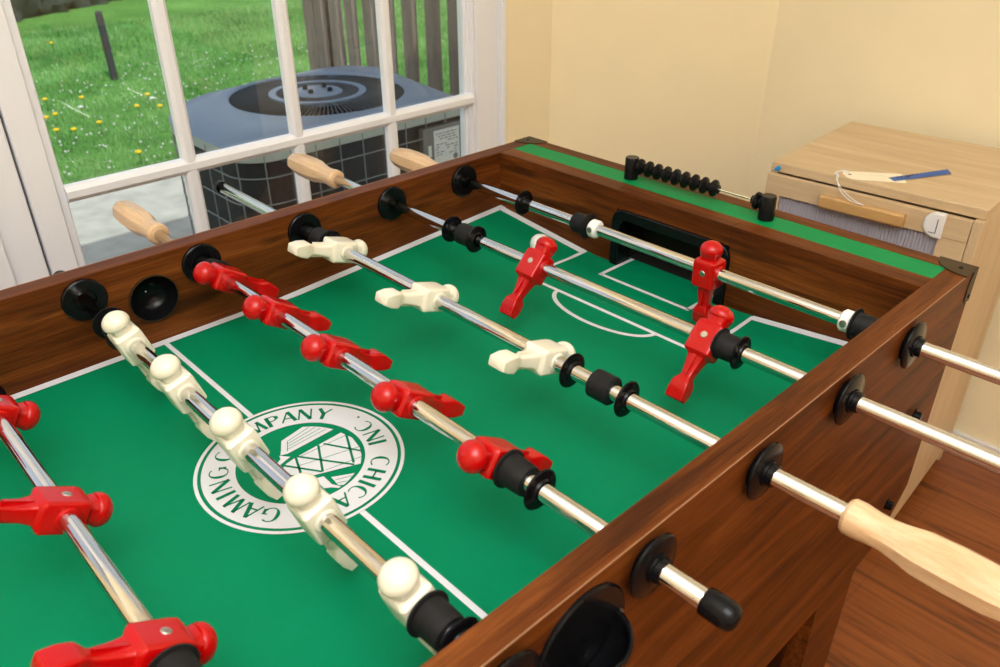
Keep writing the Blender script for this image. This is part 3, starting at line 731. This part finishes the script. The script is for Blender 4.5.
# bushings: inner and outer ring per rod hole
ring0 = ring1 = None
for i, y in enumerate(RY):
    bm = bmesh.new(); lathe(bm, [(.0, .0262), (.0034, .0260), (.0046, .0246), (.0050, .0150), (.0046, .0135), (.0010, .0128), (.0010, .0083), (0, .0083)], 'X', (0, 0, 0), 40, caps=False)
    if ring0 is None:
        ring0 = obj('rod_bushing', bm, 'black', tab, loc=(-W / 2, y + .6, RH + Z0))
        bm = bmesh.new(); lathe(bm, [(.0, .0190), (.0042, .0215), (.0054, .0264), (.0062, .0270), (.0078, .0268), (.0088, .0252), (.0098, .0122), (.0118, .0120), (.0121, .0104), (.0168, .0100), (.0172, .0094), (.0172, .0083), (0, .0083)], 'X', (0, 0, 0), 40, caps=False)
        ring1 = obj('rod_bushing', bm, 'black', tab, loc=(W / 2 + T, y + .6, RH + Z0))
        md = None
    else:
        bm.free()
        copy_child(ring0, tab, (-W / 2, y + .6, RH + Z0)); copy_child(ring1, tab, (W / 2 + T, y + .6, RH + Z0))
    copy_child(ring0, tab, (W / 2 + .0038, y + .6, RH + Z0), (0, 0, PI))

# score counter on the far rail
SY = .056
sc = tp('score_counter', tube(bmesh.new(), [(.232, SY, H + .021), (.462, SY, H + .021)], .0016, 8), 'chrome')
bm = bmesh.new()
for x in (.232, .462):
    bm = bmesh.new(); lathe(bm, [(H - .0006, .0108), (H + .031, .0105), (H + .0325, .0095), (H + .0326, .001)], 'Z', (x, SY, 0), 28)
    tp('post', bm, 'black', sc)
bx = [.248 + k * .0162 for k in range(9)] + [.446]
bead0 = None
for x in bx:
    if bead0 is None:
        bm = bmesh.new(); lathe(bm, [(-.0078, .0050), (-.0074, .0062), (-.005, .0066), (-.0035, .0095), (-.001, .0122), (.0016, .0118), (.0036, .0092), (.005, .0066), (.0074, .0062), (.0078, .005)], 'X', n=26)
        bead0 = obj('bead', bm, 'black', sc, loc=(x - W / 2, SY + .6, H + .021 + Z0))
    else: copy_child(bead0, sc, (x - W / 2, SY + .6, H + .021 + Z0))

# ================================================================== rods
def man_mesh():
    bm = bmesh.new()
    # foot paddle, legs, hips and torso block: super-ellipse loft from the toe up to the neck
    s = [(-.0750, .0098, .0044, 8, 0, 0), (-.0742, .0110, .0056, 9, 0, 0), (-.0650, .0110, .0090, 9, 0, 0), (-.0560, .0100, .0102, 8, 0, 0), (-.0545, .0097, .0100, 8, 0, 0),
         (-.0485, .0070, .0070, 6, 0, 0), (-.0460, .0066, .0062, 5, 0, 0), (-.0400, .0074, .0066, 5, 0, 0), (-.0300, .0090, .0078, 5, 0, 0), (-.0235, .0104, .0090, 6, 0, 0),
         (-.0225, .0108, .0096, 6, 0, 0), (-.0205, .0146, .0130, 8, 0, 0), (-.0185, .0157, .0144, 9, 0, 0), (.0100, .0159, .0146, 9, 0, 0), (.0145, .0154, .0141, 8, 0, 0), (.0168, .0132, .0124, 6, 0, 0), (.0174, .0104, .0100, 4, 0, 0)]
    loft(bm, s, 40)
    # rod collars on both flanks
    lathe(bm, [(-.0178, .0085), (-.0176, .0097), (-.0160, .0106), (-.012, .0112), (.012, .0112), (.0160, .0106), (.0176, .0097), (.0178, .0085)], 'X', n=28)
    # neck with flat sides, then the domed cap
    loft(bm, [(.016, .0108, .0098, 4, 0, 0), (.0190, .0108, .0098, 4, 0, 0), (.0215, .0118, .0108, 3.4, 0, 0), (.0270, .0132, .0122, 2.8, 0, 0)], 28)
    lathe(bm, [(.0238, .0108), (.0246, .0134), (.0260, .0143), (.0285, .0146), (.0312, .0141), (.0338, .0128), (.0362, .0106), (.0382, .0078), (.0393, .0042), (.0397, .0008)], 'Z', n=36)
    # thin ridge down the front of the legs
    for sy in (-1, 1): prism(bm, [(-.0012, -.046), (.0012, -.046), (.0024, -.020), (-.0024, -.020)], 'Y', sy * .0050, sy * .0096)
    return bm
PROTO = {}
def player(parent, mat, x, th, front=-1, screw='steel'):
    key = (mat, front, screw)
    loc = (x, 0, 0); rot = (-R(th), 0, 0)
    if key not in PROTO:
        if 'mesh' + mat not in PROTO:
            o = obj('player', man_mesh(), mat, parent, loc=loc, rot=rot, ang=34); PROTO['mesh' + mat] = o.data
        else:
            o = bpy.data.objects.new('player', PROTO['mesh' + mat]); C.objects.link(o); o.parent = parent; o.location = loc; o.rotation_euler = rot; WM[o.name] = Matrix()
        bm = bmesh.new(); f = front
        lathe(bm, [(f * .0130, .0042), (f * (.0145 if screw == 'steel' else .0142), .0040), (f * (.0151 if screw == 'steel' else .0144), .0034), (f * (.0152 if screw == 'steel' else .0144), .0008)], 'Y', (0, 0, 0), 18)
        if screw == 'steel': box(bm, -.0004, .0004, *sorted((f * .0150, f * .0154)), -.0032, .0032)
        obj('screw', bm, screw, o, loc=(0, 0, 0), ang=30)
        bm = None
        PROTO[key] = o; return o
    return copy_child(PROTO[key], parent, loc, rot)
def ringp(parent, x, kind, flip=False):
    """kind: washer, bumper (flanged cylinder), sleeve (plain cylinder), collar"""
    prof = {'washer': [(-.0050, .0092), (-.0046, .0102), (-.0022, .0112), (-.0012, .0180), (-.0002, .0190), (.0008, .0188), (.0014, .0165), (.0018, .0110), (.0050, .0100), (.0054, .0081), (-.005, .0081)],
            'bumper': [(-.0130, .0081), (-.0130, .0170), (-.0122, .0182), (-.0106, .0182), (-.0098, .0150), (.0110, .0142), (.0130, .0134), (.0130, .0081)],
            'longbumper': [(-.0130, .0081), (-.0130, .0170), (-.0122, .0182), (-.0106, .0182), (-.0098, .0150), (.0200, .0138), (.0215, .0130), (.0215, .0081)],
            'sleeve': [(-.0120, .0081), (-.0120, .0138), (-.0108, .0150), (.0108, .0150), (.0120, .0138), (.0120, .0081)],
            'collar': [(-.0072, .0081), (-.0070, .0105), (-.0045, .0128), (.0045, .0128), (.0070, .0105), (.0072, .0081)],
            'hub': [(-.012, .0081), (-.012, .0105), (.010, .0100), (.012, .0092), (.012, .0081)]}[kind]
    nm = {'washer': 'washer', 'bumper': 'bumper', 'longbumper': 'bumper', 'sleeve': 'bumper', 'collar': 'collar', 'hub': 'sleeve'}[kind]
    mt = {'washer': 'black', 'collar': 'white', 'hub': 'black'}.get(kind, 'rubber')
    k = ('ring', kind)
    rot = (0, 0, PI if flip else 0)
    if k not in PROTO:
        bm = bmesh.new(); lathe(bm, prof, 'X', n=36, caps=False); PROTO[k] = obj(nm, bm, mt, parent, loc=(x, 0, 0), rot=rot); return PROTO[k]
    return copy_child(PROTO[k], parent, (x, 0, 0), rot)
def handle(parent, x, sgn):
    """wooden grip whose rod-side end sits at x, running to sgn"""
    k = 'grip'
    if k not in PROTO:
        bm = bmesh.new(); prof = [(0, .0095, 0), (.0008, .0130, 0), (.004, .0150, 0), (.012, .0152, 0), (.024, .0138, .1), (.036, .0136, .4), (.050, .0155, .9), (.064, .0182, 1), (.090, .0190, 1), (.118, .0184, 1), (.140, .0158, 1), (.148, .0132, 1), (.150, .0100, 1)]
        n = 48; rings = []
        for t, r, o8 in prof:
            ring = []; t *= .92
            for q in range(n):
                a = 2 * PI * q / n; m_ = ((a + PI / 8) % (PI / 4)) - PI / 8
                ro = r * (math.cos(PI / 8) * 1.04 / math.cos(m_)); rr = r * (1 - o8) + ro * o8
                ring.append(bm.verts.new((t, rr * math.cos(a), rr * math.sin(a))))
            rings.append(ring)
        for a, b in zip(rings, rings[1:]):
            for q in range(n): bm.faces.new((a[q], a[(q + 1) % n], b[(q + 1) % n], b[q]))
        bm.faces.new(rings[0]); bm.faces.new(rings[-1][::-1])
        PROTO[k] = obj('handle', bm, 'maple', parent, loc=(x, 0, 0), rot=(R(10), 0, 0 if sgn > 0 else PI), ang=14); return PROTO[k]
    return copy_child(PROTO[k], parent, (x, 0, 0), (R(10), 0, 0 if sgn > 0 else PI))
def endcap(parent, x, sgn, big=True):
    bm = bmesh.new()
    if big: pr = [(-.004, .0081), (-.004, .0105), (.0, .0110), (.0125, .0110), (.0182, .0099), (.0210, .0075), (.0223, .0035), (.0225, .0005)]
    else: pr = [(-.004, .0081), (-.004, .0094), (.004, .0094), (.0055, .0070), (.0056, .0005)]
    lathe(bm, [(t * sgn, r) for t, r in pr], 'X', n=28); obj('end_cap', bm, 'black', parent, loc=(x, 0, 0))
rods = {}
def rod(i, label, x0, x1):
    """rod i with its tube from x0 to x1 (playfield x); root at the left end of the tube"""
    t = thing('foosball_rod', label, 'foosball rod', (x0, RY[i], RH + Z0), 0, 'rods across the foosball table')
    bm = bmesh.new(); lathe(bm, [(0, .0055), (0, .0076), (.0006, .0080), (x1 - x0 - .0006, .0080), (x1 - x0, .0076), (x1 - x0, .0055)], 'X', n=32, caps=False)
    obj('tube', bm, 'chrome', t, loc=(0, 0, 0), ang=50)
    return t, (lambda x: x - x0)
# A: red goalkeeper
t, X = rod(0, 'farthest rod by the goal with one upright red player', -.06, .99)
player(t, 'red', X(.469), 0)
ringp(t, X(.139), 'washer'); ringp(t, X(.257), 'bumper', True); ringp(t, X(.281), 'collar')
ringp(t, X(.652), 'collar'); ringp(t, X(.672), 'bumper')
for xx in (.281, .652):
    bm = bmesh.new(); lathe(bm, [(-.0126, .0042), (-.0136, .0040), (-.0138, .001)], 'Y', n=16)
    obj('collar_screw', bm, 'steel', t, loc=(X(xx), 0, 0), rot=(R(-8), 0, 0))
handle(t, X(-.046), -1); endcap(t, X(.99), 1)
# B: two red defenders
t, X = rod(1, 'second rod from the goal with two tilted red players', -.15, 1.02)
for x in (.306, .566): player(t, 'red', X(x), 44)
ringp(t, X(.141), 'washer'); ringp(t, X(.173), 'sleeve'); ringp(t, X(.192), 'washer', True)
ringp(t, X(.592), 'bumper'); ringp(t, X(.606), 'washer', True)
handle(t, X(-.145), -1); endcap(t, X(1.02), 1)
# C: three white attackers
t, X = rod(2, 'rod with three ivory players lying flat, wooden handle at the near side', -.25, .83)
for x in (.092, .281, .470): player(t, 'ivory', X(x), 108, screw='ivory')
ringp(t, X(.016), 'hub'); ringp(t, X(.046), 'sleeve'); ringp(t, X(.066), 'washer')
ringp(t, X(.506), 'washer'); ringp(t, X(.548), 'sleeve'); ringp(t, X(.577), 'washer', True)
handle(t, X(.796), 1); endcap(t, X(-.25), -1, False)
# D: five red midfielders
t, X = rod(3, 'rod with five red players tipped backwards, black end cap at the near side', -.13, .774)
for k in range(5): player(t, 'red', X(.063 + .1225 * k), -58, front=1, screw='red')
ringp(t, X(.016), 'hub'); ringp(t, X(.037), 'bumper', True)
ringp(t, X(.584), 'bumper'); ringp(t, X(.6095), 'washer', True)
handle(t, X(-.126), -1); endcap(t, X(.7735), 1)
# E: five white midfielders
t, X = rod(4, 'rod with five nearly upright ivory players crossing the round emblem', -.078, .95)
for k in range(5): player(t, 'ivory', X(.136 + .1225 * k), -18.5, screw='ivory')
ringp(t, X(.080), 'washer'); ringp(t, X(.105), 'bumper', True)
ringp(t, X(.656), 'bumper'); ringp(t, X(.677), 'washer', True)
handle(t, X(.93), 1); endcap(t, X(-.078), -1, False)
# F: three red attackers, mostly outside
t, X = rod(5, 'nearest rod with three red players lying flat at the lower left', -.20, .85)
for x in (.180, .362, .546): player(t, 'red', X(x), 121)
ringp(t, X(.577), 'bumper'); ringp(t, X(.15), 'washer')
handle(t, X(-.195), -1); endcap(t, X(.85), 1)

# ball behind the left defender
bm = bmesh.new(); bmesh.ops.create_uvsphere(bm, u_segments=36, v_segments=20, radius=.0165)
bl = obj('foosball', bm, 'white', loc=(.160, -.066, .0172 + fz(.16, -.066) + Z0 + .001), ang=80)
tag(bl, 'small white ball on the green field half hidden behind a red player', 'ball')

# ================================================================== cabinet in the corner
KX, KY, KR = .1665, .6185, R(3.6)
KW, KD, KH = .412, .405, Z0
cb = thing('storage_cabinet', 'light wood cabinet standing in the corner behind the foosball table', 'cabinet', (KX, KY, 0), KR)
def kp(name, bm, mat, parent=cb, **k): return obj(name, bm, mat, parent, loc=(0, 0, 0), **k)
kp('top', B(0, KW, 0, KD, KH - .020, KH), 'pine', bevel=.002)
kp('side_panel', B(KW - .016, KW, -.013, KD - .002, .045, KH - .0205), 'pineZ', bevel=.001)
kp('side_panel', B(0, .016, .001, KD - .002, .045, KH - .0205), 'pineZ', bevel=.001)
kp('back_panel', B(.016, KW - .016, KD - .02, KD - .01, .05, KH - .02), 'pineZ')
kp('shelf', B(.016, KW - .016, .03, KD - .02, .10, .118), 'pine')
for x, y in ((KW - .030, KD - .028), (.004, KD - .028), (KW - .030, .010), (.004, .010)):
    kp('leg', B(x, x + .026, y, y + .024, 0, .045 if y < .1 else .060), 'pineZ')
kd = kp('door', B(.001, KW - .0172, -.014, .0, KH - .064, KH - .0225, .001, .032, -.0125, 0, .07, KH - .0645, KW - .066, KW - .0172, -.0125, 0, .07, KH - .0645, .032, KW - .066, -.0125, 0, .07, .11), 'pine', bevel=.001)
bm = bmesh.new(); pts = []
n = 50; x = .032
for k in range(n):
    x0 = .032 + (KW - .098) * k / n; x1 = .032 + (KW - .098) * (k + 1) / n; xm = (x0 + x1) / 2
    pts += [(x0, -.0035), (xm - (x1 - x0) * .2, -.0065), (xm + (x1 - x0) * .2, -.0065)]
pts += [(KW - .066, -.0035), (KW - .066, -.001), (.032, -.001)]
prism(bm, pts, 'Z', .11, KH - .064)
kp('ribbed_panel', bm, 'rib', kd, sm=False)
bm = bmesh.new(); prism(bm, [(-.014, KH - .060), (-.014, KH - .038), (-.029, KH - .034), (-.033, KH - .038), (-.033, KH - .057), (-.029, KH - .061)], 'X', .123, .285)
kp('handle', bm, 'oakbar', kd, bevel=.0012)
# white latch
lx0, lx1, lz0, lz1 = .316, .352, KH - .068, KH - .018
def dshape(i):
    r = (lz1 - lz0) / 2 - i; cxx = lx0 + .025; czz = (lz0 + lz1) / 2
    return [(lx1 - i, czz + r)] + [(cxx + r * math.cos(a), czz + r * math.sin(a)) for a in [PI / 2 + PI * k / 16 for k in range(17)]] + [(lx1 - i, czz - r)]
bm = bmesh.new(); prism(bm, dshape(0), 'Y', -.0145, -.0185); prism(bm, dshape(.003), 'Y', -.0185, -.0215)
lt = kp('latch', bm, 'white', kd, bevel=.001)
bm = bmesh.new(); prism(bm, dshape(.011), 'Y', -.0214, -.0222); kp('latch_button', bm, 'base', lt)
bm = bmesh.new(); box(bm, lx1 - .0115, lx1 - .0100, -.0226, -.0214, lz0 + .012, lz1 - .012); box(bm, lx0 + .014, lx1 - .010, -.0226, -.0214, lz0 + .0105, lz0 + .0115)
kp('latch_slot', bm, 'gasket', lt)
# push pin
bm = bmesh.new(); lathe(bm, [(0, .0046), (-.0018, .0046), (-.0026, .0026), (-.0085, .0021), (-.0098, .0040), (-.0118, .0042), (-.012, .001)], 'Y', n=16)
lathe(bm, [(0, .0006), (.006, .0005)], 'Y', n=8)
pp = obj('push_pin', bm, 'pin', loc=(KX + .0175, KY - .0005, KH - .0105), rot=(0, 0, KR))
tag(pp, 'tiny bright blue push pin stuck in the front left corner of the cabinet', 'push pin')
# paper tag with string, blue tape
TZ = KH + .0008
tg = thing('paper_tag', 'cream paper tag with white string and blue tape lying on the cabinet', 'tag', (.34, .675, KH), 0)
def flat(bm, pts, z0, th):
    lo = [bm.verts.new((*p_, z0)) for p_ in pts]; hi = [bm.verts.new((*p_, z0 + th)) for p_ in pts]
    bm.faces.new(lo[::-1]); bm.faces.new(hi)
    for i in range(len(pts)): j = (i + 1) % len(pts); bm.faces.new((lo[i], lo[j], hi[j], hi[i]))
def wl(pts): return [(x, y) for x, y in pts]
bm = bmesh.new(); flat(bm, [(.300, .662), (.303, .648), (.322, .630), (.334, .6275), (.417, .6800), (.387, .7260), (.312, .6705)], .0002, .0006); 
obj('card', bm, 'paper', tg, loc=(-.34, -.675, 0), sm=False)
bm = bmesh.new(); lathe(bm, [(.0009, .0034), (.0011, .0030), (.0011, .0014), (.0009, .0012)], 'Z', (.318, .650, 0), 16, caps=False); obj('eyelet', bm, 'bronze', tg, loc=(-.34, -.675, 0))
tpx = obj('tape', (lambda b_: (flat(b_, [(.3800, .6840), (.3960, .6720), (.4560, .7960), (.4400, .8180)], .0012, .0003), b_)[1])(bmesh.new()), 'tape', tg, loc=(-.34, -.675, 0), sm=False)
bm = bmesh.new()
def scr(p, q, wd=.0021, z=.0020): d_ = Vector((q[0] - p[0], q[1] - p[1])); n_ = Vector((-d_.y, d_.x)).normalized() * wd / 2; bm.faces.new([bm.verts.new((a, b, z)) for a, b in ((p[0] + n_.x, p[1] + n_.y), (p[0] - n_.x, p[1] - n_.y), (q[0] - n_.x, q[1] - n_.y), (q[0] + n_.x, q[1] + n_.y))])
for p_, q_ in (((.3945, .693), (.3885, .702)), ((.3985, .699), (.3925, .709)), ((.4025, .707), (.3985, .722)), ((.4055, .716), (.3985, .722)), ((.4060, .716), (.402, .732)), ((.404, .709), (.4065, .728)), ((.4085, .727), (.404, .738)), ((.4095, .735), (.409, .748))): scr(p_, q_)
obj('ink_writing', bm, 'ink', tpx, loc=(0, 0, 0), sm=False)
bm = bmesh.new()
px_ = .330
for k in range(9):
    scr((px_, .661 + (px_ - .330) * .64 + .003 * (k % 2)), (px_ + .003, .668 + (px_ - .330) * .64 - .004 * (k % 3)), .0010, .0012); px_ += .0052
obj('pencil_writing', bm, 'pencil', tg, loc=(-.34, -.675, 0), sm=False)
def bez(P_, n=40):
    out = []
    for i in range(len(P_) - 1):
        p0 = Vector(P_[max(i - 1, 0)]); p1 = Vector(P_[i]); p2 = Vector(P_[i + 1]); p3 = Vector(P_[min(i + 2, len(P_) - 1)])
        for k in range(8):
            t_ = k / 8; out.append(.5 * ((2 * p1) + (-p0 + p2) * t_ + (2 * p0 - 5 * p1 + 4 * p2 - p3) * t_ ** 2 + (-p0 + 3 * p1 - 3 * p2 + p3) * t_ ** 3))
    out.append(Vector(P_[-1])); return out
s1 = bez([(.318, .650, .0022), (.311, .656, .0035), (.300, .660, .0026), (.294, .648, .0018), (.296, .630, .0018), (.303, .6265, .0022), (.310, .614, -.004), (.330, .600, -.014), (.354, .597, -.026), (.377, .598, -.0335)])
s2 = bez([(.318, .649, .0025), (.312, .653, .0035), (.3035, .656, .0028), (.2975, .646, .0020), (.299, .631, .0020), (.306, .6265, .0024), (.312, .613, -.005), (.329, .598, -.018), (.352, .595, -.030), (.377, .598, -.0335)])
bm = bmesh.new(); tube(bm, s1, .0008, 6); tube(bm, s2, .0008, 6)
lathe(bm, [(-.0016, .0004), (0, .0018), (.0016, .0004)], 'X', (.377, .598, -.0335), 8)
obj('string', bm, 'string', tg, loc=(-.34, -.675, 0))
